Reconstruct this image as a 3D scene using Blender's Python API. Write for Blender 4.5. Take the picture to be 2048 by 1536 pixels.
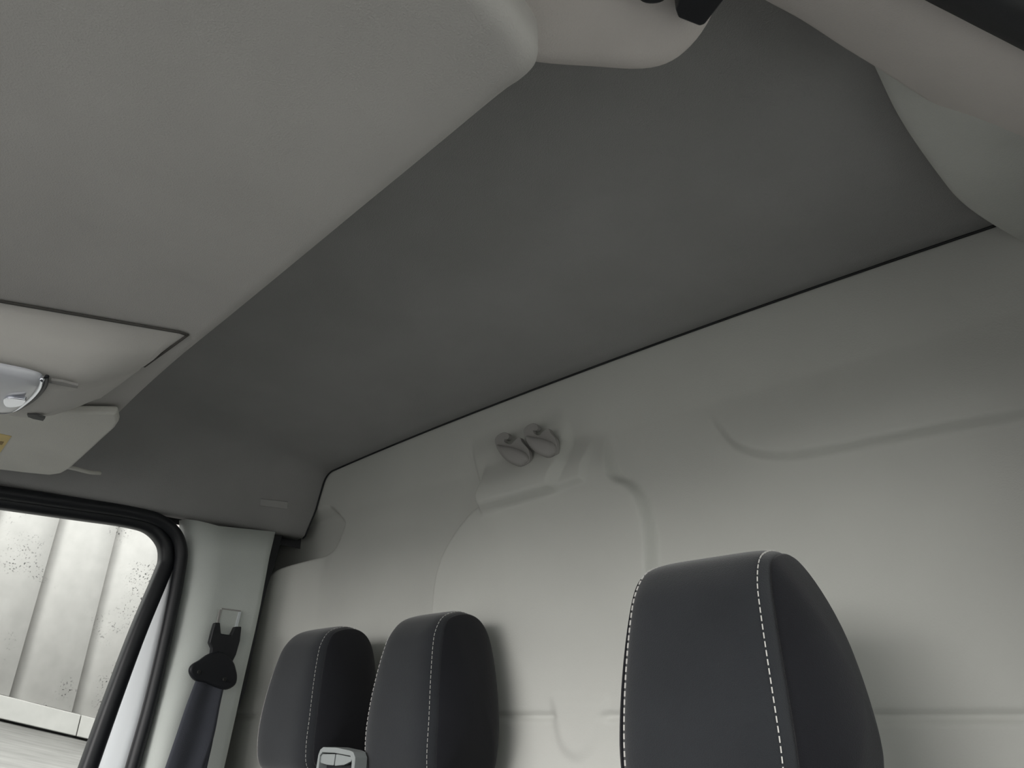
import bpy, bmesh, math, random
import numpy as np
from mathutils import Vector, Matrix

random.seed(7)
for o in list(bpy.data.objects):
    bpy.data.objects.remove(o)
S = bpy.context.scene
COL = S.collection

# ------------------------------------------------------------------ camera
# Vanishing points read from the photograph (2048 x 1536 frame): sideways,
# rearwards and upwards directions of the van.  x = sideways (towards the
# driver's door), y = rearwards, z = up.
CX, CY, F = 1024.0, 768.0, 1458.0
CZ = 1.62                                    # camera height above the road
def _n(v):
    v = np.array(v, float); return v / np.linalg.norm(v)
AZ = _n((46, -3068, F))
AX = -_n((-1704, 667, F)); AX = _n(AX - AX.dot(AZ) * AZ)
AY = np.cross(AZ, AX)
if AY[2] < 0: AY = -AY
RW = np.array([AX, AY, AZ])                  # camera vector -> van vector
CAM = Vector((0, 0, CZ))
cd = bpy.data.cameras.new('camera'); cam = bpy.data.objects.new('camera', cd); COL.objects.link(cam)
cd.sensor_width = 36; cd.lens = 36 * F / 2048; cd.clip_start = .01; cd.clip_end = 200
right = RW @ np.array((1, 0, 0)); up = RW @ np.array((0, -1, 0)); back = RW @ np.array((0, 0, -1))
M = Matrix((( right[0], up[0], back[0], 0), (right[1], up[1], back[1], 0), (right[2], up[2], back[2], 0), (0, 0, 0, 1)))
cam.matrix_world = Matrix.Translation(CAM) @ M
S.camera = cam

# ------------------------------------------------------------------ light
W = bpy.data.worlds.new('overcast_sky'); S.world = W; W.use_nodes = True
bg = W.node_tree.nodes['Background']; bg.inputs[0].default_value = (1.0, .985, .965, 1); bg.inputs[1].default_value = 1.7
sd = bpy.data.lights.new('veiled_sun', 'SUN'); sd.energy = 3.2; sd.angle = math.radians(44); sd.color = (1, .975, .945)
so = bpy.data.objects.new('veiled_sun', sd); COL.objects.link(so); so.location = (0, -6, 9)
so.rotation_euler = Vector((-.10, .90, -.36)).to_track_quat('-Z', 'Y').to_euler()
S.view_settings.view_transform = 'Standard'; S.view_settings.look = 'None'
S.view_settings.gamma = 1; S.view_settings.use_curve_mapping = False
S.view_settings.exposure = 0.40

# ------------------------------------------------------------------ helpers
def ray(px, py):
    return RW @ np.array((px - CX, py - CY, F))
def P(px, py, X=None, Y=None, Z=None):
    """pixel -> point on the plane x=X, y=Y or z=Z (Z measured from camera height)"""
    d = ray(px, py)
    k = X / d[0] if X is not None else (Y / d[1] if Y is not None else Z / d[2])
    return Vector((d[0] * k, d[1] * k, d[2] * k + CZ))

def smooth(pts, n=6, closed=False):
    """Catmull-Rom through the points"""
    pts = [Vector(p) for p in pts]; out = []; N = len(pts)
    rng = range(N) if closed else range(N - 1)
    for i in rng:
        if closed:
            a, b, c, d = pts[i - 1], pts[i], pts[(i + 1) % N], pts[(i + 2) % N]
        else:
            b, c = pts[i], pts[i + 1]
            a = pts[i - 1] if i else b * 2 - c
            d = pts[i + 2] if i + 2 < N else c * 2 - b
        for k in range(n):
            t = k / n
            out.append(.5 * ((2 * b) + (c - a) * t + (2 * a - 5 * b + 4 * c - d) * t * t + (3 * b - a - 3 * c + d) * t ** 3))
    if not closed: out.append(pts[-1])
    return out

def link(name, me, mat, parent=None, sm=True):
    o = bpy.data.objects.new(name, me); COL.objects.link(o)
    if mat: me.materials.append(mat)
    if sm:
        for p in me.polygons: p.use_smooth = True
    if parent: o.parent = parent
    return o
def frombm(name, bm, mat, parent=None, sm=True, recalc=True):
    if recalc: bmesh.ops.recalc_face_normals(bm, faces=bm.faces)
    me = bpy.data.meshes.new(name); bm.to_mesh(me); bm.free()
    return link(name, me, mat, parent, sm)
def tag(o, label, cat, group=None, kind=None):
    if label: o['label'] = label
    if cat: o['category'] = cat
    if group: o['group'] = group
    if kind: o['kind'] = kind
    return o
def empty(name, loc=(0, 0, 0)):
    o = bpy.data.objects.new(name, None); COL.objects.link(o); o.location = loc; o.empty_display_size = .05
    return o
def adopt(child, parent):
    """parent with the child kept where it stands"""
    child.parent = parent; child.matrix_parent_inverse = Matrix.Translation(-parent.location)
    return child
def bevel(o, w, seg=3, ang=35):
    m = o.modifiers.new('bevel', 'BEVEL'); m.width = w; m.segments = seg; m.limit_method = 'ANGLE'
    m.angle_limit = math.radians(ang); m.harden_normals = True
    return o
def slab(name, pts, vec, mat, parent=None, bev=0, seg=3):
    """planar outline (3-D points) pushed along vec"""
    bm = bmesh.new(); vec = Vector(vec)
    a = [bm.verts.new(p) for p in pts]; b = [bm.verts.new(Vector(p) + vec) for p in pts]
    bm.faces.new(a); bm.faces.new(b[::-1]); n = len(a)
    for i in range(n): bm.faces.new((a[i], b[i], b[(i + 1) % n], a[(i + 1) % n]))
    o = frombm(name, bm, mat, None, True)
    if parent: adopt(o, parent)
    if bev: bevel(o, bev, seg)
    else:
        for p in o.data.polygons: p.use_smooth = False
    return o
def box(name, lo, hi, mat, parent=None, bev=0, seg=2):
    x0, y0, z0 = lo; x1, y1, z1 = hi
    return slab(name, [(x0, y0, z0), (x1, y0, z0), (x1, y1, z0), (x0, y1, z0)], (0, 0, z1 - z0), mat, parent, bev, seg)
def grid(name, rows, mat, parent=None, closed=False, flip=False, caps=False):
    """rows of points -> quad surface"""
    bm = bmesh.new(); V = [[bm.verts.new(p) for p in r] for r in rows]; n = len(rows[0])
    for i in range(len(V) - 1):
        for j in range(n if closed else n - 1):
            k = (j + 1) % n
            f = (V[i][j], V[i][k], V[i + 1][k], V[i + 1][j])
            bm.faces.new(f[::-1] if flip else f)
    if caps:
        bm.faces.new(V[0][::-1]); bm.faces.new(V[-1])
    o = frombm(name, bm, mat, None, True, recalc=caps)
    if parent: adopt(o, parent)
    return o
def pillow(name, outline, z1, r, mat, parent=None, r2=.006, seg=6):
    """horizontal slab from an outline (flat at one height), softly rounded lower edge"""
    pts = [Vector((p[0], p[1], 0)) for p in outline]; z0 = outline[0][2]; n = len(pts)
    area = sum(pts[i].x * pts[(i + 1) % n].y - pts[(i + 1) % n].x * pts[i].y for i in range(n)); sg = 1 if area > 0 else -1
    nor = []
    for i in range(n):
        e1 = (pts[i] - pts[i - 1]).normalized(); e2 = (pts[(i + 1) % n] - pts[i]).normalized(); t = (e1 + e2).normalized()
        k = 1 / max(.6, math.sqrt(max(.05, (1 + e1.dot(e2)) / 2)))
        nor.append(Vector((-t.y, t.x, 0)) * sg * k)            # inward
    rows = []
    for k in range(seg + 1):
        a = math.pi / 2 * k / seg; ins = r * (1 - math.sin(a)); zz = z0 + r * .8 * (1 - math.cos(a))
        rows.append([Vector((p.x + q.x * ins, p.y + q.y * ins, zz)) for p, q in zip(pts, nor)])
    for ins, zz in ((0, z1 - r2), (r2 * .3, z1 - r2 * .3), (r2, z1)):
        rows.append([Vector((p.x + q.x * ins, p.y + q.y * ins, zz)) for p, q in zip(pts, nor)])
    return grid(name, rows, mat, parent, closed=True, caps=True)
def solid(o, t, off=1):
    m = o.modifiers.new('thick', 'SOLIDIFY'); m.thickness = t; m.offset = off; return o
def sweep(name, path, ru, rv, uax, mat, parent=None, seg=12, sq=2.0):
    """tube along a path, oval section: ru along uax, rv across"""
    rows = []; uax = Vector(uax)
    for i, p in enumerate(path):
        a = path[max(0, i - 1)]; b = path[min(len(path) - 1, i + 1)]
        t = (Vector(b) - Vector(a)).normalized()
        u = (uax - t * uax.dot(t)).normalized(); v = t.cross(u)
        r = []
        for k in range(seg):
            th = 2 * math.pi * k / seg; c, s = math.cos(th), math.sin(th)
            c = math.copysign(abs(c) ** (2 / sq), c); s = math.copysign(abs(s) ** (2 / sq), s)
            r.append(Vector(p) + u * (ru * c) + v * (rv * s))
        rows.append(r)
    return grid(name, rows, mat, parent, closed=True, caps=True)

# ------------------------------------------------------------------ materials
def mat(name, col, rough=.6, bump=0, scale=300, metal=0, var=.04, vscale=6, spec=.4, sheen=0):
    m = bpy.data.materials.new(name); m.use_nodes = True; nt = m.node_tree; N = nt.nodes; L = nt.links
    b = N['Principled BSDF']; b.inputs['Roughness'].default_value = rough; b.inputs['Metallic'].default_value = metal
    b.inputs['Specular IOR Level'].default_value = spec
    if sheen: b.inputs['Sheen Weight'].default_value = sheen
    tc = N.new('ShaderNodeTexCoord')
    if var:
        nz = N.new('ShaderNodeTexNoise'); nz.inputs['Scale'].default_value = vscale; nz.inputs['Detail'].default_value = 5
        L.new(tc.outputs['Object'], nz.inputs['Vector'])
        cr = N.new('ShaderNodeValToRGB'); L.new(nz.outputs['Fac'], cr.inputs[0])
        cr.color_ramp.elements[0].position = .3; cr.color_ramp.elements[1].position = .7
        cr.color_ramp.elements[0].color = (*[c * (1 - var) for c in col], 1)
        cr.color_ramp.elements[1].color = (*[min(1, c * (1 + var)) for c in col], 1)
        L.new(cr.outputs[0], b.inputs['Base Color'])
    else: b.inputs['Base Color'].default_value = (*col, 1)
    if bump:
        n2 = N.new('ShaderNodeTexNoise'); n2.inputs['Scale'].default_value = scale; n2.inputs['Detail'].default_value = 3
        L.new(tc.outputs['Object'], n2.inputs['Vector'])
        bp = N.new('ShaderNodeBump'); bp.inputs['Strength'].default_value = bump; bp.inputs['Distance'].default_value = .002
        L.new(n2.outputs['Fac'], bp.inputs['Height']); L.new(bp.outputs[0], b.inputs['Normal'])
    return m
m_liner = mat('headliner_felt', (.34, .337, .333), .95, .5, 500, spec=.1)
m_shelf = mat('shelf_plastic', (.48, .465, .45), .8, .35, 500, spec=.2)
m_trim = mat('pale_trim', (.70, .655, .63), .85, .3, 500, spec=.2)
m_trim2 = mat('pale_pillar_trim', (.62, .625, .595), .85, .3, 500, spec=.2)
m_bulk = mat('bulkhead_plastic', (.56, .565, .535), .7, .15, 350, var=.03, vscale=4, spec=.3)
m_pillar = mat('pillar_plastic', (.52, .55, .525), .6, .2, 500, spec=.35)
m_black = mat('black_plastic', (.012, .013, .016), .45, .1, 600, spec=.4)
m_rubber = mat('black_rubber', (.010, .011, .014), .5, .1, 400, spec=.45)
m_white = mat('white_body_paint', (.62, .655, .68), .3, var=.01, spec=.5)
m_hook = mat('hook_plastic', (.33, .32, .31), .6, .1, 500, spec=.3)
m_console = mat('console_plastic', (.60, .58, .555), .7, .25, 600, spec=.3)
m_visor = mat('visor_vinyl', (.64, .63, .59), .8, .3, 500, spec=.2)
m_dark = mat('dark_print', (.10, .10, .10), .8, var=0)
m_joint = mat('joint_gap_shade', (.07, .066, .062), .9, var=0)  # shade of the gap round the lamp console, put into the colour
m_clip = mat('clip_plastic', (.385, .382, .375), .7, .2, 500, spec=.3)
m_symb = mat('faint_print', (.33, .32, .31), .8, var=0)
m_grey = mat('dark_floor_rubber', (.06, .06, .065), .8, .3, 200)
m_thread = mat('pale_thread', (.55, .54, .52), .8, var=0)
m_bgrey = mat('belt_guide_grey', (.23, .25, .25), .5, .1, 500)
m_chrome = mat('lamp_chrome', (.8, .82, .88), .12, metal=1, var=0)
m_screw = mat('dull_stud', (.05, .05, .05), .35, metal=.6, var=0)
m_sticker = mat('yellow_sticker', (.62, .47, .17), .6, var=.05, vscale=40)
m_stickd = mat('sticker_print', (.30, .20, .07), .7, var=0)

def fabric(name, col, sc=900, sheen=.25):
    m = mat(name, col, .95, 0, var=.10, vscale=10, spec=.15, sheen=sheen)
    nt = m.node_tree; N = nt.nodes; L = nt.links; b = N['Principled BSDF']
    tc = [n for n in N if n.type == 'TEX_COORD'][0]
    v = N.new('ShaderNodeTexVoronoi'); v.inputs['Scale'].default_value = sc; L.new(tc.outputs['Object'], v.inputs['Vector'])
    bp = N.new('ShaderNodeBump'); bp.inputs['Strength'].default_value = .35; bp.inputs['Distance'].default_value = .001
    L.new(v.outputs['Distance'], bp.inputs['Height']); L.new(bp.outputs[0], b.inputs['Normal'])
    return m
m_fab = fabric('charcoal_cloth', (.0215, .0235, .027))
m_fabs = fabric('side_cloth_shade', (.010, .0105, .013), 900, .12)  # headrest cloth made darker to paint in the shade on its sides
m_web = fabric('belt_webbing', (.060, .064, .078), 700, .1)

def concrete(name, col, speck=True, streak=False):
    m = bpy.data.materials.new(name); m.use_nodes = True; nt = m.node_tree; N = nt.nodes; L = nt.links
    b = N['Principled BSDF']; b.inputs['Roughness'].default_value = .9; b.inputs['Specular IOR Level'].default_value = .15
    g = N.new('ShaderNodeNewGeometry'); mp = N.new('ShaderNodeMapping'); L.new(g.outputs['Position'], mp.inputs[0])
    nz = N.new('ShaderNodeTexNoise'); nz.inputs['Scale'].default_value = 9; nz.inputs['Detail'].default_value = 8
    if streak: mp.inputs['Scale'].default_value = (1.8, .22, 1.0)
    L.new(mp.outputs[0], nz.inputs['Vector'])
    cr = N.new('ShaderNodeValToRGB'); L.new(nz.outputs['Fac'], cr.inputs[0])
    cr.color_ramp.elements[0].position = .3; cr.color_ramp.elements[1].position = .7
    v = .16 if streak else .05
    cr.color_ramp.elements[0].color = (*[c * (1 - v) for c in col], 1); cr.color_ramp.elements[1].color = (*[c * (1 + v) for c in col], 1)
    out = cr.outputs[0]
    if speck:
        a = N.new('ShaderNodeTexNoise'); a.inputs['Scale'].default_value = 55; a.inputs['Detail'].default_value = 4
        c = N.new('ShaderNodeTexNoise'); c.inputs['Scale'].default_value = 2.3; c.inputs['Detail'].default_value = 2
        for t in (a, c): L.new(g.outputs['Position'], t.inputs['Vector'])
        ra = N.new('ShaderNodeMapRange'); ra.inputs[1].default_value = .59; ra.inputs[2].default_value = .66; L.new(a.outputs['Fac'], ra.inputs[0])
        rc = N.new('ShaderNodeMapRange'); rc.inputs[1].default_value = .53; rc.inputs[2].default_value = .64; L.new(c.outputs['Fac'], rc.inputs[0])
        mu = N.new('ShaderNodeMath'); mu.operation = 'MULTIPLY'; L.new(ra.outputs[0], mu.inputs[0]); L.new(rc.outputs[0], mu.inputs[1])
        mx = N.new('ShaderNodeMix'); mx.data_type = 'RGBA'; L.new(mu.outputs[0], mx.inputs['Factor']); L.new(out, mx.inputs['A'])
        mx.inputs['B'].default_value = (.08, .08, .08, 1); out = mx.outputs['Result']
    L.new(out, b.inputs['Base Color'])
    bp = N.new('ShaderNodeBump'); bp.inputs['Strength'].default_value = .25; bp.inputs['Distance'].default_value = .004
    L.new(nz.outputs['Fac'], bp.inputs['Height']); L.new(bp.outputs[0], b.inputs['Normal'])
    return m
m_conc = concrete('pale_concrete', (.49, .48, .468))
m_kerb = concrete('kerb_concrete', (.46, .455, .44), False)
m_yard = concrete('streaked_yard', (.29, .285, .276), False, True)
m_road = mat('road', (.36, .36, .35), .9, .4, 60, var=.1)

m_glass = bpy.data.materials.new('clear_glass'); m_glass.use_nodes = True
_nt = m_glass.node_tree; _nt.nodes.remove(_nt.nodes['Principled BSDF'])
_t = _nt.nodes.new('ShaderNodeBsdfTransparent'); _g = _nt.nodes.new('ShaderNodeBsdfGlossy'); _g.inputs['Roughness'].default_value = .02
_f = _nt.nodes.new('ShaderNodeFresnel'); _f.inputs[0].default_value = 1.25
_t.inputs[0].default_value = (.95, .97, .96, 1)
_x = _nt.nodes.new('ShaderNodeMixShader'); _nt.links.new(_f.outputs[0], _x.inputs[0]); _nt.links.new(_t.outputs[0], _x.inputs[1]); _nt.links.new(_g.outputs[0], _x.inputs[2])
_nt.links.new(_x.outputs[0], _nt.nodes['Material Output'].inputs[0])
m_lens = mat('lamp_lens', (.62, .63, .68), .12, var=0, spec=.6)

R = lambda z: z + CZ            # height relative to the camera -> world

# ------------------------------------------------------------------ bulkhead (wall_rear)
YB = 1.24
def poly2(pts, Y=None):          # pixels -> (x, z) on the bulkhead plane
    return np.array([[q.x, q.z - CZ] for q in (P(a, b, Y=Y or YB) for a, b in pts)])
def sdist(poly, X, Z):           # signed distance, negative inside
    d = np.full(X.shape, 1e9); ins = np.zeros(X.shape, bool); n = len(poly)
    for i in range(n):
        ax, az = poly[i]; bx, bz = poly[(i + 1) % n]
        ex, ez = bx - ax, bz - az; L2 = ex * ex + ez * ez + 1e-12
        t = np.clip(((X - ax) * ex + (Z - az) * ez) / L2, 0, 1)
        d = np.minimum(d, np.hypot(X - ax - t * ex, Z - az - t * ez))
        c = ((az > Z) != (bz > Z)) & (X < (bx - ax) * (Z - az) / (bz - az + 1e-12) + ax)
        ins ^= c
    return np.where(ins, -d, d)
def sstep(a, b, v):
    t = np.clip((v - a) / (b - a), 0, 1); return t * t * (3 - 2 * t)
def raised(poly, X, Z, soft):    # 1 inside, 0 outside
    return 1 - sstep(-soft, soft, sdist(poly, X, Z))
def sm2(pts, n=5):
    return [(p.x, p.y) for p in smooth([Vector((a, b, 0)) for a, b in pts], n)]
ZCREASE = .592
def bulk_disp(X, Z):
    D = np.zeros(X.shape)
    tilt = np.maximum(0, Z - ZCREASE); D -= .16 * (np.sqrt(tilt ** 2 + .012 ** 2) - .012)
    low = 1 - sstep(ZCREASE - .01, ZCREASE + .03, Z)
    # rounded-off panel upper right, standing proud
    E = poly2(sm2([(1405, 770), (1420, 812), (1443, 858), (1482, 896), (1550, 914), (1640, 906), (1840, 868), (2048, 832), (2400, 770)]) + [(2400, 300), (1400, 600)])
    D -= .019 * raised(E, X, Z, .009) * (1 - sstep(.47, .60, Z))
    # tall arched panel in the middle
    A = poly2(sm2([(1196, 780), (1206, 850), (1226, 922), (1240, 958), (1268, 972), (1292, 1000), (1306, 1050), (1312, 1110), (1310, 1300), (1300, 1700)])
              + sm2([(860, 1700), (870, 1400), (880, 1200), (893, 1130), (918, 1078), (952, 1032), (982, 1000), (985, 940), (980, 820)]))
    D -= .032 * raised(A, X, Z, .010) * (1 - sstep(.50, .62, Z))
    # boss carrying the hooks
    B = poly2([(965, 940), (990, 1022), (1090, 1000), (1185, 966), (1190, 880), (1130, 800), (960, 830)])
    D -= .012 * raised(B, X, Z, .007) * (1 - sstep(.52, .62, Z))
    C = poly2([(930, 780), (1118, 770), (1140, 860), (1144, 930), (1132, 985), (985, 1028), (960, 940)])
    D -= .022 * raised(C, X, Z, .012) * (1 - sstep(.60, .70, Z))
    # groove and the tongue below it
    T = poly2(sm2([(1128, 1400), (1132, 1440), (1146, 1492), (1176, 1514), (1204, 1494), (1226, 1440), (1232, 1400)]))
    t = raised(T, X, Z, .014)
    D += .009 * np.exp(-((Z - .026) / .006) ** 2) * (1 - t)
    D -= .006 * sstep(.034, .014, Z) if False else 0
    D -= .007 * t
    # recess in the far corner beside the door pillar
    G = poly2(sm2([(660, 1040), (640, 1088), (606, 1112), (566, 1146), (536, 1178), (518, 1230), (500, 1380)]) + [(440, 1560), (300, 1500), (300, 900), (600, 960)], 1.19)
    D += .030 * raised(G, X, Z, .010) * (1 - sstep(.60, .64, Z))
    D -= .090 * sstep(1.955, 2.10, -X) * (1 - raised(G, X, Z, .012)) * (1 - sstep(.46, .52, Z))
    # broad, barely seen shallow pressings
    H = poly2(sm2([(640, 1300), (650, 1180), (700, 1080), (800, 1040), (850, 1060), (845, 1200), (840, 1700)]) + [(640, 1700)])
    D += .004 * raised(H, X, Z, .025)
    return D
xs = np.linspace(-2.46, .22, 537); zs = np.linspace(-1.0, .80, 361)
XX, ZZ = np.meshgrid(xs, zs); DD = bulk_disp(XX, ZZ)
nv = np.stack([XX.ravel(), (YB + DD).ravel(), ZZ.ravel() + CZ], 1)
w = len(xs); idx = np.arange(len(nv)).reshape(len(zs), w)
fc = np.stack([idx[:-1, :-1], idx[:-1, 1:], idx[1:, 1:], idx[1:, :-1]], -1).reshape(-1, 4)
me = bpy.data.meshes.new('wall_rear'); me.from_pydata(nv.tolist(), [], fc.tolist())
bulk = link('wall_rear', me, m_bulk); tag(bulk, 'pale grey moulded bulkhead panel behind the headrests', 'wall', kind='structure')
def bulk_y(x, z):                # z relative to camera
    return YB + float(bulk_disp(np.array([[x]]), np.array([[z]]))[0, 0])
def on_bulk(px, py, off=0):
    p = P(px, py, Y=YB)
    for _ in range(4):
        p = P(px, py, Y=bulk_y(p.x, p.z - CZ) - off)
    return p

# ------------------------------------------------------------------ headliner (ceiling)
def liner_profile(y):
    """(x, z) section of the moulded headliner at depth y"""
    k = min(1, max(0, (y - .35) / .86))
    r = .20 * (1 - k) + .040 * k                        # corner radius shrinks rearwards
    zt = .80 * (1 - k) + .757 * k
    xb, zb = -2.085, .528 + .020 * k                     # lower edge above the door
    top = []
    for i in range(25):
        u = i / 24; x = .03 + (-1.975 - .03) * u
        top.append(Vector((x, 0, zt - .020 * (abs(2 * u - 1) ** 2.2))))
    cx, cz = top[-1].x, top[-1].z
    side = [Vector((cx + (xb + .012 - cx) * t, 0, cz + (zb + .022 - cz) * t)) for t in (.2, .4, .6, .8, 1)]
    raw = top + side
    # round the upper corner: blend points near it
    corner = Vector((cx, 0, cz)); a = (top[-2] - corner).normalized(); b = (side[-1] - corner).normalized()
    pts = [p for p in top if (p - corner).length > r]
    A = corner + a * r; Bp = corner + b * r
    arc = [(A * (1 - t) ** 2 + corner * 2 * t * (1 - t) + Bp * t * t) for t in [i / 10 for i in range(11)]]
    # resample to constant counts
    L1 = [Vector((.03, 0, pts[0].z)).lerp(A, 0)]
    n = 24; base = []
    for i in range(n):
        x = .03 + (A.x - .03) * i / n
        u = (x - .03) / (-1.975 - .03)
        base.append(Vector((x, 0, zt - .020 * (abs(2 * u - 1) ** 2.2))))
    low = [Bp.lerp(side[-1], i / 6) for i in range(1, 7)]
    e = side[-1]
    lip = [e + Vector((-.006, 0, -.014)), e + Vector((-.018, 0, -.021)), e + Vector((-.05, 0, -.023))]
    return base + arc + low + lip
rows = []
ys = [-.05 + 1.25 * i / 44 for i in range(45)]
pr0 = liner_profile(1.21)
for y in ys: rows.append([Vector((p.x, y, R(p.z))) for p in liner_profile(y)])
def edge_row(dy, dz, sh):
    out = []
    for p in pr0:
        yy = min(YB - .004, bulk_y(min(.2, p.x), min(.79, p.z))) - dy if p.z > .60 else YB - .004 - dy
        out.append(Vector((p.x + sh[0], yy, R(p.z + sh[1]))))
    return out
rows[-1] = edge_row(.008, 0, (0, 0))
rows.append(edge_row(.0045, 0, (0, .0025)))
rows.append(edge_row(.0035, 0, (-.003, .010)))
rows.append(edge_row(.0035, 0, (-.012, .045)))
ceil = grid('ceiling', rows, m_liner); solid(ceil, .004, -1)
tag(ceil, 'dark grey moulded headliner over the cabin', 'ceiling', kind='structure')

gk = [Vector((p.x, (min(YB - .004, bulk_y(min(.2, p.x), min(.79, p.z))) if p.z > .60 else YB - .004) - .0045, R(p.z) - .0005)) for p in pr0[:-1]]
gsk = sweep('trim_8', gk, .0026, .0026, (0, 1, 0), m_rubber, seg=8)  # real seal at the corner; along the top it paints the gap's shade
tag(gsk, 'black corner gasket and painted gap shade between headliner and bulkhead', 'gasket', kind='structure')
# small clip cover pressed into the headliner side, by the door pillar
def liner_hit(px, py):
    d = ray(px, py); best = None
    for i in range(4000):
        k = .6 + i * .0006; p = d / np.linalg.norm(d) * k
        if p[0] < -1.9 and p[1] < 1.21:
            pr = liner_profile(p[1])
            for a, b in zip(pr[:-4], pr[1:-3]):
                if b.z <= p[2] <= a.z and a.z - b.z > 1e-5:
                    x = a.x + (b.x - a.x) * (a.z - p[2]) / (a.z - b.z)
                    if p[0] <= x: return Vector((x, p[1], R(p[2])))
    return Vector((-2.06, .95, R(.6)))
cp = [liner_hit(*q) for q in ((521, 997), (575, 1003), (574, 1018), (520, 1011))]
nrm = (cp[1] - cp[0]).cross(cp[3] - cp[0]).normalized()
if nrm.x < 0: nrm = -nrm
cc = sum(cp, Vector()) / 4
clip = slab('clip_cover', [p - nrm * .002 for p in cp], nrm * .007, m_clip, None, .002, 2)
tag(clip, 'small flat rectangular clip cover low on the dark headliner', 'cover')

# ------------------------------------------------------------------ overhead shelf
ZS = .55
px_edge = [(960, -34), (992, 0), (1030, 44), (1062, 88), (1076, 118), (1070, 150), (1042, 177), (1000, 206), (860, 320), (720, 433), (580, 547), (445, 656), (360, 724), (290, 785), (236, 836)]
pe = [P(a, b, Z=ZS) for a, b in px_edge]
out = smooth(pe, 4)
front_r = pe[0] + (pe[0] - pe[1]).normalized() * .55
out = [front_r] + out
out += [Vector((-1.55, pe[-1].y + .005, R(ZS))), Vector((-1.55, .10, R(ZS))), Vector((-1.55, -.25, R(ZS)))]
shelf = empty('overhead_shelf', (-.9, .1, R(ZS)))
sb = pillow('shelf_panel', out, R(ZS + .05), .022, m_shelf, shelf)
lip = slab('shelf_back', [Vector((front_r.x - .05, -.30, R(ZS + .04))), Vector((front_r.x - .05, -.26, R(ZS + .04))), Vector((-1.46, -.26, R(ZS + .04))), Vector((-1.46, -.30, R(ZS + .04)))], (0, 0, .20), m_shelf, shelf, .008)
tag(shelf, 'wide grey overhead storage shelf above the windscreen', 'shelf')

# ------------------------------------------------------------------ header trim beside the shelf, with the visor mount
ZT = .635
px_t = [(900, 60), (1000, 130), (1076, 150), (1180, 158), (1285, 163), (1350, 146), (1402, 102), (1436, 45), (1450, -20), (1452, -120), (1440, -220)]
to = smooth([P(a, b, Z=ZT) for a, b in px_t], 4)
to += [Vector((to[-1].x, -.2, R(ZT))), Vector((to[0].x, -.2, R(ZT)))]
hdr = pillow('trim_1', to, R(ZT + .10), .035, m_trim)
tag(hdr, 'pinkish grey rounded roof trim beside the end of the shelf', 'trim', kind='structure')
vm = empty('sun_visor_mount', P(1395, 10, Z=ZT))
brk = slab('bracket', [P(a, b, Z=ZT - .022) for a, b in ((1352, 22), (1357, 37), (1400, 54), (1410, 50), (1446, 4), (1490, -60), (1400, -110), (1366, -30))], (0, 0, .024), m_black, vm, .004, 3)
cpv = slab('pivot_cap', smooth([P(a, b, Z=ZT - .018) for a, b in ((1262, -30), (1280, 4), (1306, 11), (1332, 2), (1345, -30), (1300, -70))], 4, True), (0, 0, .020), m_black, vm, .004, 3)
tag(vm, 'black sun visor bracket on the pale roof trim at the top edge', 'bracket')

# ------------------------------------------------------------------ driver's side roof rail and pillar top
def rail(name, inner_px, zi, outer_px, zo, m, zup=.07, nrow=9, bulge=.012):
    zl_ = zi if isinstance(zi, list) else [zi] * len(inner_px)
    inn = smooth([P(a, b, Z=z) for (a, b), z in zip(inner_px, zl_)], 6); otr = smooth([P(a, b, Z=zo) for a, b in outer_px], 6)
    n = len(inn); rows = []
    for i, p in enumerate(inn):
        q = otr[min(len(otr) - 1, round(i * (len(otr) - 1) / (n - 1)))]
        r = [p + Vector((.004, 0, zup)), p + Vector((.001, 0, .022)), p + Vector((.0, 0, .008)), p + Vector((.006, 0, .0))]
        for k in range(1, nrow + 1):
            t = k / nrow; s = p.lerp(q, t); s.z -= bulge * math.sin(math.pi * t); s.x += .006 * (1 - t); r.append(s)
        rows.append(r)
    o = grid(name, rows, m); solid(o, .006, 0); return o
rl = rail('trim_2', [(1330, -130), (1420, -70), (1528, 0), (1610, 45), (1693, 99), (1760, 140), (1838, 190), (1889, 224), (1960, 272), (2048, 330), (2140, 392), (2300, 480)], [.665, .665, .665, .665, .667, .672, .684, .698, .714, .728, .736, .74],
          [(1700, -180), (1800, -90), (1925, -6), (1990, 28), (2060, 70), (2120, 110), (2200, 165), (2280, 220), (2360, 270), (2450, 330), (2550, 400), (2700, 480)], .60, m_trim)
tag(rl, 'pale pinkish grey roof rail trim above the open driver door', 'trim', kind='structure')
pt = rail('trim_3', [(1720, 60), (1762, 150), (1798, 226), (1838, 291), (1889, 362), (1923, 403), (1970, 440), (2048, 487), (2140, 535), (2280, 600)], [.735, .728, .716, .708, .702, .70, .70, .70, .70, .70],
          [(1900, 60), (1980, 110), (2080, 170), (2160, 230), (2230, 290), (2300, 340), (2370, 390), (2450, 440), (2540, 500), (2640, 580)], .672, m_trim2, .03)
tag(pt, 'greenish grey upper pillar trim behind the roof rail', 'trim', kind='structure')
seal_d = sweep('trim_4', smooth([P(a, b, Z=.592) for a, b in ((1700, -200), (1830, -90), (1960, -16), (2060, 38), (2180, 105), (2320, 200))], 5), .020, .024, (0, 0, 1), m_rubber)
tag(seal_d, 'black rubber door seal at the upper right corner', 'seal', kind='structure')

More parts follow.
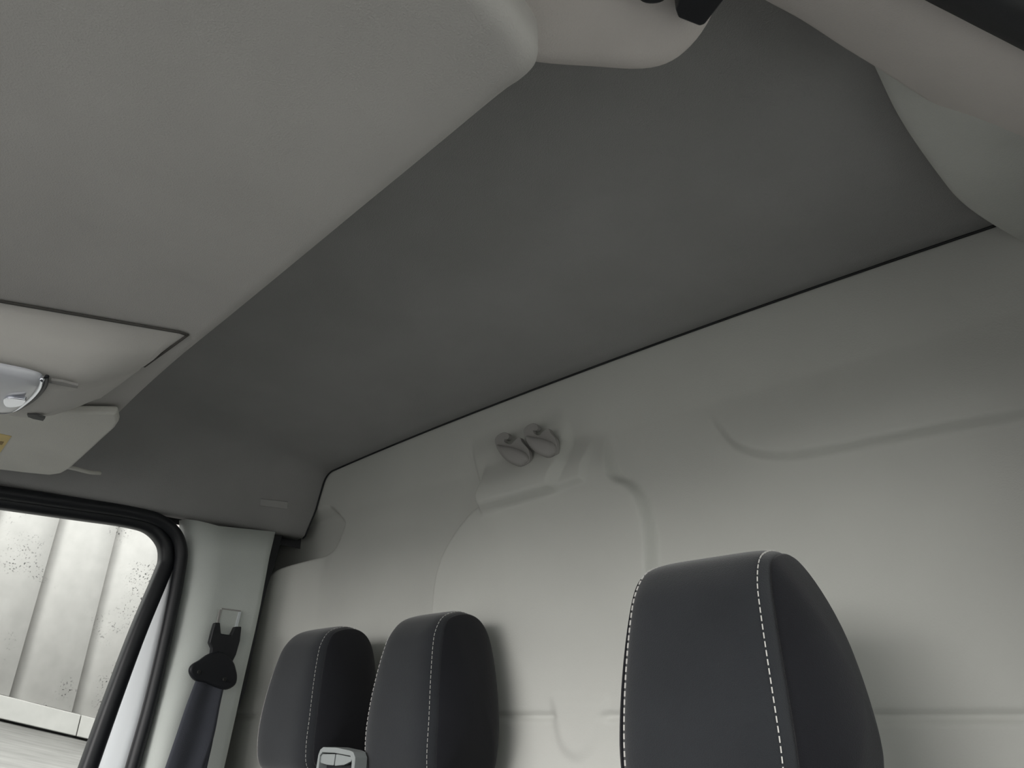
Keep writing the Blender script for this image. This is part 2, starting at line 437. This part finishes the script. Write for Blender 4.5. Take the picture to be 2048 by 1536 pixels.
# ------------------------------------------------------------------ interior lamp console
con = empty('interior_lamp_console', (-1.25, .2, R(ZS)))
zb = .478
T0 = P(-110, 580, Z=ZS + .002); T1 = P(0, 596, Z=ZS + .002); T2 = P(200, 630, Z=ZS + .002); T3 = P(368, 660, Z=ZS + .002); 
B1 = P(-110, 712, Z=zb + .006); B2 = P(0, 738, Z=zb + .004); B3 = P(120, 765, Z=zb + .002); B4 = P(226, 790, Z=zb + .006)
C1 = P(-110, 806, Z=zb); C2 = P(0, 832, Z=zb); C3 = P(85, 855, Z=zb); C4 = P(130, 852, Z=zb + .003)
T5 = P(215, 812, Z=ZS + .002); 
def conloft():
    # stations run forward -> rearward; each station: top inner, shoulder, bottom near, bottom far, far top
    st = []
    yz = [(-.16, 0), (.0, 0), (.10, 0), (.20, .0), (.265, .0), (.285, .004), (.305, .014), (.335, .036), (.358, .058)]
    for y, lift in yz:
        def atY(a, b): return a + (b - a) * ((y - a.y) / (b.y - a.y))
        t = atY(T1, T3); bn = atY(B2, B4); cf = atY(C2, C4)
        top_f = Vector((cf.x + .03, y, R(ZS - .001)))
        t = Vector((t.x, y, R(ZS - .001))); bn = Vector((bn.x, y, R(zb + lift))); cf = Vector((cf.x, y, R(zb + lift)))
        mid = t.lerp(bn, .5) + Vector((.008, 0, -.006))
        r = [t, t + Vector((-.004, 0, .0005)), t.lerp(bn, .16) + Vector((-.012, 0, .008)), t.lerp(bn, .42) + Vector((.0, 0, .002)), t.lerp(bn, .75) + Vector((.008, 0, -.004)), bn.lerp(t, .06) + Vector((.002, 0, -.001)), bn + Vector((0, 0, .004)), bn.lerp(cf, .05) + Vector((0, 0, -.001)), bn.lerp(cf, .12), bn.lerp(cf, .5) + Vector((0, 0, -.003)), bn.lerp(cf, .92), cf + Vector((-.012, 0, .008)), cf.lerp(top_f, .5) + Vector((0, 0, -.008)), top_f]
        st.append([Vector((p.x, p.y, min(p.z, R(ZS - .0015)))) for p in r])
    return st
st = conloft()
hs = grid('housing', st, m_console, con)
# rear face closing the housing towards the shelf edge
last = st[-1]; capr = [Vector((p.x, p.y + .012, R(ZS - .001))) for p in last]
grid('rear_face', [last, [a.lerp(b, .5) + Vector((0, .003, 0)) for a, b in zip(last, capr)], capr], m_console, con)
# dark strips stand in for gap shade at the shelf joint and lower panel seam
top_edge = [r[0] for r in st] + [capr[0]]
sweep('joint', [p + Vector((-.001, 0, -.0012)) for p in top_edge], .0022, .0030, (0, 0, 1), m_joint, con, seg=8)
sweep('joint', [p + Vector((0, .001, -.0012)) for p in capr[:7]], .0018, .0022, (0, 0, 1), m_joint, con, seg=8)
sweep('panel_seam', [r[6] + Vector((0, 0, -.0012)) for r in st[:6]], .0018, .0026, (0, 0, 1), m_hook, con, seg=8)
# lamp: chrome rim, lens, switch
zl = zb - .003
lens_px = [(-170, 700), (-80, 716), (0, 731), (60, 744), (84, 756), (76, 778), (52, 802), (18, 822), (-60, 815), (-170, 790)]
lens_o = smooth([P(a, b, Z=zl) for a, b in lens_px], 5, True)
cen = sum(lens_o, Vector()) / len(lens_o)
rowsL = []
for s, dz in ((1, .004), (1, 0), (.97, -.006), (.9, -.010), (.7, -.013), (.4, -.015), (.05, -.016)):
    rowsL.append([Vector((cen.x + (p.x - cen.x) * s, cen.y + (p.y - cen.y) * s, p.z + dz)) for p in lens_o])
ln = grid('lens', rowsL, m_lens, con, closed=True); 
rimp = smooth([P(a, b, Z=zl - .002) for a, b in ((85, 756), (77, 778), (54, 802), (20, 821), (-40, 818))], 6)
sweep('chrome_rim', rimp, .0045, .0035, (0, 0, 1), m_chrome, con)
sweep('rim_gap', [p + Vector((.004, .004, .002)) for p in smooth([P(a, b, Z=zl - .001) for a, b in ((86, 754), (80, 778), (57, 803), (24, 823))], 6)], .002, .003, (0, 0, 1), m_black, con)
sw = slab('switch', smooth([P(a, b, Z=zl - .014) for a, b in ((8, 797), (16, 790), (44, 792), (54, 795), (44, 806), (16, 808))], 3, True), (0, 0, -.006), m_chrome, con, .0015, 2)
for pts in ([(102, 761), (125, 764), (156, 772), (155, 777), (125, 772), (104, 767)], [(54, 829), (70, 830), (90, 837), (86, 842), (66, 838), (56, 834)]):
    slab('symbol', [P(a, b, Z=zb - (.004 if pts[0][0] < 100 else .0015)) for a, b in pts], (0, 0, .004), m_dark if pts[0][0] < 100 else m_symb, con)
tag(con, 'pale grey ceiling lamp console with chrome-rimmed lens', 'lamp')

# ------------------------------------------------------------------ passenger sun visor
vis = empty('sun_visor', P(120, 900, Z=.535))
ZV = .528
vo = [P(a, b, Z=ZV) for a, b in ((232, 828), (236, 846), (228, 858), (140, 938), (122, 948), (100, 951), (50, 946), (0, 940), (-90, 930))]
vo = [vo[0], vo[1], vo[2], vo[3], vo[4], vo[5], vo[6], vo[7], vo[8], Vector((-1.95, .02, R(ZV))), Vector((-1.60, .02, R(ZV))), Vector((-1.55, .26, R(ZV))), Vector((-1.46, .36, R(ZV)))]
slab('visor_panel', vo, (0, 0, .018), m_visor, vis, .006, 4)
stk = slab('warning_sticker', [P(a, b, Z=ZV - .0008) for a, b in ((-90, 848), (23, 873), (0, 906), (-14, 912), (-130, 890))], (0, 0, .002), m_sticker, vis)
slab('sticker_print', [P(a, b, Z=ZV - .0012) for a, b in ((-80, 868), (8, 884), (4, 890), (-84, 874))], (0, 0, .0008), m_stickd, stk)
sweep('pivot_arm', smooth([P(124, 932, Z=ZV + .012), P(150, 937, Z=ZV + .014), P(178, 944, Z=ZV + .02), P(200, 946, Z=ZV + .03)], 5), .005, .005, (0, 0, 1), m_visor, vis)
tag(vis, 'grey passenger sun visor with yellow warning sticker, folded up', 'sun visor')

# ------------------------------------------------------------------ passenger side: door frame, seals, window, pillar
XS = -2.10
def side(pts, X=XS): return [P(a, b, X=X) for a, b in pts]
seal = sweep('trim_5', smooth([Vector((XS, -.62, R(.40))), Vector((XS, -.30, R(.475)))] + side([(-330, 938), (-150, 962), (0, 985), (150, 1007), (260, 1024), (318, 1040), (350, 1066), (362, 1100), (358, 1145), (338, 1245), (302, 1400), (264, 1536), (220, 1690), (170, 1850)]), 6), .020, .0165, (1, 0, 0), m_rubber, seg=14)
tag(seal, 'black rubber seal around the passenger door opening', 'seal', kind='structure')
door = empty('door_1', (-2.2, .3, .7))
frame_path = smooth([Vector((-2.135, -.62, R(.385))), Vector((-2.135, -.30, R(.46)))] + side([(-330, 958), (-150, 981), (0, 1002), (150, 1024), (250, 1039), (300, 1054), (328, 1084), (333, 1118), (322, 1152), (276, 1262), (228, 1390), (178, 1530), (122, 1690), (60, 1850)], -2.135), 6)
fr = sweep('window_frame', frame_path, .026, .0205, (1, 0, 0), m_black, door, seg=14, sq=3)
# painted body behind the seals
jp = smooth(side([(362, 1110), (358, 1145), (338, 1245), (302, 1400), (264, 1536), (220, 1690), (170, 1850)]), 3)
pw = grid('trim_6', [[p + Vector((-.012 - (.01 + .20 * min(1, i / 9)) * k / 3, -.004 * k, 0)) for k in range(4)] for i, p in enumerate(jp)], m_white); solid(pw, .004, 0)
tag(pw, 'white painted door jamb strip between two black seals', 'trim', kind='structure')
# glass
gl = [P(a, b, X=-2.150) for a, b in ((-330, 955), (0, 1000), (290, 1050), (328, 1085), (330, 1120), (270, 1270), (178, 1530), (60, 1850))]
gl.append(Vector((-2.15, -.62, gl[-1].z))); gl.append(Vector((-2.15, -.62, R(.385)))); gl.append(Vector((-2.15, -.30, R(.46))))
win = slab('window_1', gl, (-.004, 0, 0), m_glass); tag(win, 'clear side window in the passenger door', 'window', kind='structure')
box('door_panel', (-2.20, -.75, .45), (-2.10, .86, R(-.22)), m_pillar, door, .015)
tag(door, 'black framed passenger door below the side window', 'door', kind='structure')
# pillar trim: lofted downwards from pixel traces
rowsP = []
for k in range(17):
    t = k / 16; y = 1030 + (1800 - 1030) * t
    def lx(pts):
        ysq = [q[1] for q in pts]; return float(np.interp(y, ysq, [q[0] for q in pts]))
    e3 = lx([(372, 1030), (374, 1110), (368, 1160), (350, 1250), (312, 1400), (276, 1536), (205, 1800)])
    e2 = lx([(432, 1030), (425, 1130), (395, 1260), (350, 1400), (318, 1536), (255, 1800)])
    e1 = lx([(550, 1030), (538, 1080), (516, 1200), (490, 1310), (440, 1536), (382, 1800)])
    a = P(e3, y + 8, X=-2.115); b = P(e2, y + 22, X=-2.052); c = P(e1, y + 34, X=-2.036)
    if k == 0: z0 = None
    r = [a + Vector((-.03, -.004, 0)), a, a.lerp(b, .35) + Vector((.012, -.004, 0)), a.lerp(b, .7) + Vector((.011, -.002, 0)), b.lerp(c, .04) + Vector((.001, 0, 0)), b.lerp(c, .12) + Vector((.002, 0, 0)), b.lerp(c, .3), b.lerp(c, .6), b.lerp(c, .9), c + Vector((-.0005, -.003, 0)), c + Vector((-.004, 0, 0)), c + Vector((-.03, .004, 0)), c + Vector((-.12, .01, 0))]
    # level each row to one height
    zz = (a.z + c.z) / 2
    rowsP.append([Vector((p.x, p.y, p.z)) for p in r])
pil = grid('trim_7', rowsP, m_pillar); solid(pil, .003, -1)
tag(pil, 'pale grey door pillar trim carrying the seat belt', 'trim', kind='structure')

gp = slab('gap_shade_strip', [P(a, b, X=-2.056) for a, b in ((530, 1070), (566, 1070), (553, 1120), (536, 1170), (520, 1240), (506, 1310), (492, 1380), (482, 1405), (470, 1440), (440, 1580), (420, 1580), (460, 1400), (500, 1230))], (-.012, 0, 0), m_rubber, None, .003, 2)  # dark strip added where the gap beside the pillar is only shaded
tag(gp, 'dark strip painting in the gap shade behind the door pillar trim', 'strip', kind='structure')

# ------------------------------------------------------------------ passenger seat belt
belt = empty('seat_belt', P(425, 1300, X=-2.03))
XB = -2.032
sl = [P(a, b, X=XB) for a, b in ((441, 1217), (480, 1223), (468, 1290), (428, 1284))]
slab('adjuster_plate', sl, (.003, 0, 0), m_pillar, belt, .0012, 2)
for q in ([(438, 1219), (442, 1219), (436, 1250), (432, 1250)], [(442, 1216), (480, 1221), (480, 1224), (442, 1219)]):
    slab('adjuster_edge', [P(a, b, X=XB) for a, b in q], (.0045, 0, 0), m_hook, belt)
slab('adjuster_edge', [P(a, b, X=XB) for a, b in ((476, 1224), (481, 1224), (473, 1256), (468, 1256))], (.005, 0, 0), m_white, belt)
sld = [(425, 1246), (435, 1246), (437, 1268), (457, 1271), (465, 1254), (478, 1254), (475, 1282), (467, 1310), (459, 1326), (416, 1322), (419, 1297), (414, 1286), (420, 1262)]
slab('slider', [P(a, b, X=XB + .014) for a, b in sld], (.016, 0, 0), m_black, belt, .003, 3)
gd = [(414, 1308), (440, 1304), (461, 1322), (468, 1340), (470, 1356), (466, 1370), (452, 1379), (436, 1378), (408, 1366), (388, 1362), (378, 1352), (375, 1340), (381, 1329), (396, 1320)]
slab('guide_loop', smooth([P(a, b, X=XB + .026) for a, b in gd], 3, True), (.016, 0, 0), m_black, belt, .006, 4)
for a, b in ((399, 1344), (450, 1359)):
    c = P(a, b, X=XB + .046)
    slab('stud', [c + Vector((0, .0055 * math.cos(i * .7854), .0055 * math.sin(i * .7854))) for i in range(8)], (-.006, 0, 0), m_screw, belt, .0015, 2)
# webbing: two leaves leaving the loop
def strip(name, L, Rr, X, th):
    a = smooth([P(x, y, X=X + dx) for x, y, dx in L], 5); b = smooth([P(x, y, X=X + dx) for x, y, dx in Rr], 5)
    rows = []
    for p, q in zip(a, b):
        r = []
        for k in range(13):
            t = k / 12; s = p.lerp(q, t); s.x += .0035 * math.sin(t * math.pi * 2.5) + .002; r.append(s)
        rows.append(r)
    o = grid(name, rows, m_web, belt); solid(o, th, 0); return o
strip('webbing', [(391, 1360, .03), (372, 1410, .035), (350, 1475, .04), (326, 1545, .045), (285, 1660, .05), (225, 1830, .06)], [(446, 1374, .03), (438, 1410, .035), (425, 1475, .04), (402, 1545, .045), (370, 1660, .05), (320, 1830, .06)], XB, .0022)
strip('webbing_return', [(405, 1366, .018), (400, 1420, .016), (392, 1480, .014), (382, 1545, .012), (362, 1660, .012)], [(440, 1372, .018), (432, 1420, .016), (424, 1480, .014), (410, 1545, .012), (390, 1660, .012)], XB, .0022)
tag(belt, 'dark passenger seat belt hanging from the door pillar', 'seat belt')

# ------------------------------------------------------------------ coat hooks
def hook(name, ox, oy, label):
    """outline traced on the wall; a lobed plate standing off the wall with a round bowl in front"""
    out = [(997, 874), (1004, 869), (1012, 866), (1019, 868), (1021, 873), (1019, 878), (1015, 880), (1011, 880), (1012, 885), (1018, 888), (1024, 888), (1029, 883), (1036, 877), (1042, 876), (1045, 884), (1050, 890), (1055, 897), (1055, 904), (1051, 914), (1043, 922), (1030, 928), (1020, 927), (1008, 917), (998, 903), (993, 890), (993, 880)]
    off = .024
    pts = smooth([on_bulk(a + ox, b + oy, off) for a, b in out], 3, True)
    yf = sum(p.y for p in pts) / len(pts); pts = [Vector((p.x, yf, p.z)) for p in pts]
    c = sum(pts, Vector()) / len(pts); h = empty(name, c + Vector((0, off, 0)))
    slab('hook_plate', pts, (0, .012, 0), m_hook, h, .002, 2)
    bw = smooth([on_bulk(a + ox, b + oy, off) for a, b in ((996, 892), (1012, 893), (1030, 896), (1048, 904), (1050, 914), (1042, 922), (1030, 928), (1018, 926), (1006, 915))], 3, True)
    bw = [Vector((p.x, yf, p.z)) for p in bw]; bc = sum(bw, Vector()) / len(bw)
    rows = [[bc + (p - bc) * s + Vector((0, d, 0)) for p in bw] for s, d in ((1, .004), (.99, -.003), (.93, -.008), (.80, -.012), (.55, -.015), (.2, -.016))]
    slab('stem', [bc + (p - bc) * .8 + Vector((0, .008, 0)) for p in bw], (0, off + .004, 0), m_hook, h, .001, 2)
    grid('bowl', rows, m_hook, h, closed=True, caps=True)
    tag(h, label, 'coat hook', 'coat hooks on the bulkhead'); return h
hook('coat_hook', 0, 0, 'grey plastic coat hook on the bulkhead, the lower one nearer the passenger door')
hook('coat_hook', 57, -18, 'grey plastic coat hook on the bulkhead, the upper one farther from the passenger door')

# ------------------------------------------------------------------ headrests
def headrest(name, cx, cy, wf, ztop, zbot, zseat, st, label, sz=1.0, tp=.30, bu=.033):
    cx *= sz; cy *= sz; wf *= sz; ztop *= sz; zbot *= sz
    h = empty(name, (cx, cy, R(zseat)))
    H = ztop - zbot
    # side profile (y, z fraction) of the pad: front, over the top, back, underside
    prof = [(-.060, .012), (-.073, .06), (-.079, .20), (-.078, .38), (-.074, .55), (-.067, .72), (-.057, .86), (-.042, .945), (-.014, .988), (.016, 1.0), (.042, .975), (.060, .91), (.070, .80), (.075, .62), (.076, .40), (.074, .18), (.068, .05), (.052, .008), (.0, .0), (-.040, .0)]
    loop = [(p.x, p.y) for p in smooth([Vector((a, b, 0)) for a, b in prof], 5, True)]; n = len(loop)
    def half(f): return wf * (1.045 - tp * max(0, (f - .30) / .70) ** 1.4 - .05 * max(0, (.3 - f) / .3) ** 2)
    def bul(f): return bu * sz * (1 - .42 * max(0, (f - .25) / .75) ** 1.4)
    def pt(i, x, sc=1, inset=0):
        y, f = loop[i % n]; y *= sz; y = .002 + (y - .002) * sc; f = .48 + (f - .48) * sc
        return Vector((cx + x, cy + y, R(zbot + H * f)))
    cen = Vector((cx, cy, R(zbot + .48 * H)))
    def nrm_(i):
        a, b = loop[i - 1], loop[(i + 1) % n]; t = Vector((0, b[0] - a[0], (b[1] - a[1]) * H)).normalized()
        v = Vector((0, t.z, -t.y)); c = pt(i, 0) - cen
        return v if v.dot(c) > 0 else -v
    def crown_at(i, u, hw):
        fy, ff = loop[i]
        c = (.021 if fy < 0 else .021 * max(.3, 1 - fy / .03)) * (1 - .7 * float(sstep(.80, 1.0, ff)))
        return c * (1 - abs(u) ** 6) - .0045 * math.exp(-((1 - abs(u)) * hw / .0035))
    # middle panel wrapping front, top and back, slightly crowned, edges tucked into the seams
    rows = []
    for i in range(n):
        hw = half(loop[i][1]); r = []; nv_ = nrm_(i)
        for k in range(33):
            u = -1 + 2 * k / 32; u = math.copysign(1 - (1 - abs(u)) ** 1.6, u)
            r.append(pt(i, u * hw) + nv_ * crown_at(i, u, hw))
        rows.append(r)
    rows.append(rows[0])
    o = grid('front_panel', rows, m_fab, h); bm = bmesh.new(); bm.from_mesh(o.data); bmesh.ops.remove_doubles(bm, verts=bm.verts, dist=1e-6); bmesh.ops.recalc_face_normals(bm, faces=bm.faces); bm.to_mesh(o.data); bm.free()
    for s in (-1, 1):
        rows = []
        for k in range(15):
            ph = math.pi / 2 * k / 14
            sc = math.cos(ph) ** .90 if k < 14 else .0; ox = math.sin(ph) ** 1.45
            r = []
            for i in range(n):
                f = .48 + (loop[i][1] - .48) * max(.02, sc); hw = half(f)
                q = pt(i, s * (hw + bul(f) * ox * (1 if s > 0 else .55)), max(.02, sc))
                if k == 0: q = pt(i, s * (hw - .001)) - nrm_(i) * .0045
                elif k == 1: q -= nrm_(i) * .0008
                r.append(q)
            rows.append(r)
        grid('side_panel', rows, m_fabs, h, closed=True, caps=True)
    # stitches just inside both seams, up the front and over the top
    bm = bmesh.new()
    path = [pt(i, 0) + nrm_(i) * .0006 for i in range(0, 58)]
    for s in (-1, 1):
        acc = 0.0; i = 0
        P_ = []
        for i in range(0, 58):
            hw = half(loop[i][1]); e_ = .0105
            n_ = (nrm_(i) + Vector((s * .6, 0, 0))).normalized()
            P_.append((pt(i, s * (hw - e_)) + nrm_(i) * (crown_at(i, (hw - e_) / hw, hw) + .0004) , n_))
        dist = [0]
        for a, b in zip(P_, P_[1:]): dist.append(dist[-1] + (b[0] - a[0]).length)
        def at(dv):
            j = max(0, min(len(dist) - 2, int(np.searchsorted(dist, dv)) - 1)); t = (dv - dist[j]) / (dist[j + 1] - dist[j])
            return P_[j][0].lerp(P_[j + 1][0], t), P_[j][1]
        dv = .01
        while dv < dist[-1] - .01:
            a, na = at(dv); b, _ = at(dv + .0062)
            sd_ = na.cross((b - a).normalized()) * .00085 * st; up_ = na * .0012 * st
            vs = [bm.verts.new(q - up_) for q in (a - sd_, a + sd_, b + sd_, b - sd_)]; ws = [bm.verts.new(q + up_) for q in (a - sd_ * .6, a + sd_ * .6, b + sd_ * .6, b - sd_ * .6)]
            bm.faces.new(ws)
            for e in range(4): bm.faces.new((vs[e], vs[(e + 1) % 4], ws[(e + 1) % 4], ws[e]))
            dv += .0092
    stt = frombm('stitching', bm, m_thread, None, False); adopt(stt, h); stt['kind'] = 'stuff'
    for s in (-1, 1):
        sweep('post', [Vector((cx + s * .06, cy, R(zbot + .02))), Vector((cx + s * .06, cy, R((zbot + zseat) / 2))), Vector((cx + s * .06, cy, R(zseat)))], .007, .007, (1, 0, 0), m_screw, h)
    tag(h, label, 'headrest', 'charcoal cloth headrests'); return h
headrest('headrest', -1.551, 1.015, .104, .208, -.078, -.125, .55, 'charcoal cloth headrest nearest the passenger door, beside the grey belt guide', 1.07)
headrest('headrest', -1.162, 1.015, .095, .208, -.085, -.125, .65, 'charcoal cloth headrest in the middle, between the other two', 1.07)
headrest('headrest', -.458, .868, .101, .200, -.105, -.14, 1.0, 'largest charcoal headrest with bold white stitching, on the driver side', 1.0, .17, .053)

# ------------------------------------------------------------------ seats (just below the frame)
def seat(name, x0, x1, yb, ztop, label):
    s = empty(name, ((x0 + x1) / 2, yb, .60))
    box('backrest', (x0, yb - .16, R(-.72)), (x1, yb + .09, R(ztop)), m_fab, s, .045, 5)
    box('cushion', (x0, yb - .58, R(-.80)), (x1, yb - .02, R(-.66)), m_fab, s, .04, 5)
    box('base', (x0 + .05, yb - .50, .60), (x1 - .05, yb + .02, R(-.80)), m_grey, s, .01)
    tag(s, label, 'seat'); return s
seat('passenger_bench', -1.89, -1.02, 1.10, -.125, 'charcoal double passenger bench under two headrests')
seat('driver_seat', -.69, -.21, .88, -.14, 'charcoal driver seat under the large headrest')
# belt guide housing standing on the bench back between the passenger headrests
bgd = empty('belt_guide', (-1.45, 1.02, R(-.125)))
def bq(pts, Y): return [P(a, b, Y=Y) for a, b in pts]
YG = .95
arch = [(628, 1560), (636, 1510), (640, 1499), (646, 1494), (672, 1495), (700, 1501), (706, 1504), (710, 1515), (706, 1560), (700, 1560), (703, 1522), (700, 1512), (668, 1506), (644, 1505), (639, 1512), (634, 1560)]
slab('frame', bq(arch, YG), (0, .03, 0), m_bgrey, bgd, .0015, 2)
slab('flap', bq([(640, 1508), (670, 1508), (667, 1531), (655, 1530), (641, 1526)], YG + .004), (0, .008, 0), m_bgrey, bgd, .001, 2)
slab('flap', bq([(672, 1508), (703, 1514), (702, 1523), (688, 1530), (669, 1532)], YG + .004), (0, .008, 0), m_bgrey, bgd, .001, 2)
slab('back_plate', bq([(634, 1556), (642, 1506), (700, 1512), (704, 1556)], YG + .02), (0, .012, 0), m_black, bgd)
box('foot', (-1.42, .975, R(-.125)), (-1.34, 1.0, R(-.07)), m_black, bgd, .004)
tag(bgd, 'grey plastic belt guide between the two passenger headrests', 'belt guide')

# ------------------------------------------------------------------ van body closing the cabin
fl = box('floor', (-2.22, -1.2, .50), (.06, 1.4, .60), m_grey); tag(fl, 'dark rubber cabin floor', 'floor', kind='structure')
rf = box('roof_skin', (-2.50, -.34, R(.90)), (.10, 1.5, R(.93)), m_white); tag(rf, 'white outer roof skin of the van', 'roof', kind='structure')
wl = slab('wall_left', [(-2.165, -.62, R(.532)), (-2.50, -.62, R(.70)), (-2.50, -.62, R(.90)), (-2.40, -.62, R(.90)), (-2.40, -.62, R(.72)), (-2.17, -.62, R(.62))], (0, 2.1, 0), m_grey); tag(wl, 'body side above the passenger door, painted dark as gap shade', 'wall', kind='structure')  # dark colour stands in for shade; the body itself is white
wp = slab('wall_left_pillar', [(-2.165, .895, .45), (-2.20, .895, .45), (-2.50, 1.04, .45), (-2.50, 1.40, .45), (-2.40, 1.40, .45), (-2.40, 1.06, .45), (-2.165, .93, .45)], (0, 0, R(.75) - .45), m_grey); tag(wp, 'body side behind the passenger door pillar, painted dark as gap shade', 'wall', kind='structure')  # coloured dark instead of white to paint in the pillar gap's shade
wr = box('wall_right', (.045, -.62, R(.62)), (.12, 1.5, R(.90)), m_white); tag(wr, 'white body side above the driver door', 'wall', kind='structure')
wq = box('wall_right_pillar', (.03, 1.0, .45), (.12, 1.5, R(.62)), m_white); tag(wq, 'white body side behind the driver door', 'wall', kind='structure')
fh = box('wall_front_header', (-2.50, -.40, R(.50)), (.10, -.30, R(.92)), m_white); tag(fh, 'white header above the windscreen', 'wall', kind='structure')
bk = box('wall_back', (-2.5, 1.34, .45), (.12, 1.40, R(.9)), m_white); tag(bk, 'white load bay side of the bulkhead', 'wall', kind='structure')
ddr = empty('door_2', (.10, .1, .6))
box('door_panel', (.06, -.75, .45), (.14, 1.0, R(-.25)), m_pillar, ddr, .015)
box('window_frame', (.06, -.62, R(.56)), (.10, 1.0, R(.62)), m_black, ddr, .008)
tag(ddr, 'pale driver door beside the camera', 'door', kind='structure')
wd = box('window_2', (.078, -.62, R(-.25)), (.082, 1.0, R(.57)), m_glass); tag(wd, 'clear window of the driver door', 'window', kind='structure')
bon = slab('bonnet', [(-1.95, -1.22, R(-.40)), (-1.85, -2.1, R(-.62)), (-.25, -2.1, R(-.62)), (-.15, -1.22, R(-.40))], (0, 0, -.35), m_white, None, .06, 4)  # out of view, added to bounce light up onto the shelf
tag(bon, 'unseen white bonnet added before the windscreen to bounce light', 'bonnet')
dash = slab('dashboard', [(-2.18, -.62, R(-.45)), (-2.18, -.70, R(-.38)), (-2.18, -1.20, R(-.36)), (-2.18, -1.20, .55), (-2.18, -.72, .55)], (2.18, 0, 0), m_grey, None, .03, 4)
tag(dash, 'dark grey dashboard below the windscreen', 'dashboard')

# ------------------------------------------------------------------ outside the passenger window
XW = -8.0
def wz(y):                                  # sloping foot of the wall (height over camera)
    a, b = P(0, 1390, X=XW), P(200, 1440, X=XW)
    return a.z + (b.z - a.z) * (y - a.y) / (b.y - a.y)
yard = grid('yard_ground', [[Vector((XW - .3, y, wz(y) - .17)) for y in (-12, -2, 0, 2, 4, 14)],
                            [Vector((XW + 1.8, y, wz(y) - .17 - .45)) for y in (-12, -2, 0, 2, 4, 14)],
                            [Vector((-2.6, y, -.0)) for y in (-12, -2, 0, 2, 4, 14)]], m_yard)
solid(yard, .1, 0)
tag(yard, 'pale streaked concrete yard sloping up outside the passenger window', 'ground', kind='structure')
road = box('ground', (-60, -60, -.62), (60, 60, -.60), m_road)
rd2 = box('road_ground', (-2.7, -40, -.15), (40, 40, 0), m_road); tag(rd2, 'grey road surface under the van', 'ground', kind='structure')
tag(road, 'dark ground far around the van', 'ground', kind='structure')
wall = empty('panel_wall', (XW, 2.5, wz(2.5)))
ref = [P(-12 + 117.5 * i - 0, 1210, X=XW).y for i in (0, 1)]
y_lines = [P(52, 1260, X=XW).y, P(180, 1260, X=XW).y]
pwid = y_lines[1] - y_lines[0]
bmw = box('backing', (XW - .35, y_lines[0] - 5.2 * pwid, wz(y_lines[0]) - 1.2), (XW - .10, y_lines[0] + 6.2 * pwid, wz(y_lines[0]) + 2.6), m_conc, wall)
for i in range(-5, 6):
    y0 = y_lines[0] + i * pwid; prof = []
    for u, d in ((0.0, -.10), (.008, -.06), (.05, -.030), (.12, .0), (.22, .03), (.34, .046), (.46, .05), (.70, .046), (.975, .040), (.985, -.10)):
        prof.append((y0 + u * pwid, XW + d))
    rows_ = []
    for kk in range(2):
        rows_.append([Vector((x, y, (wz(y) if kk == 0 else wz(y0) + 2.6))) for y, x in prof])
    o = grid('panel', rows_, m_conc, wall, flip=True)
    solid(o, .02, -1)
klen = 3.1 * pwid; ks = P(160, 1430, X=XW + .05).y
for i in range(-3, 3):
    ya, yb_ = ks + i * klen, ks + (i + 1) * klen - .008
    pts = [Vector((XW + .10, ya, wz(ya) - .18)), Vector((XW + .10, yb_, wz(yb_) - .18)), Vector((XW + .10, yb_, wz(yb_) - .004)), Vector((XW + .10, ya, wz(ya) - .004))]
    slab('kerb_block', pts, (-.2, 0, 0), m_kerb, wall, .008, 2)
tag(wall, 'pale vertical panel wall with a kerb outside the side window', 'wall')
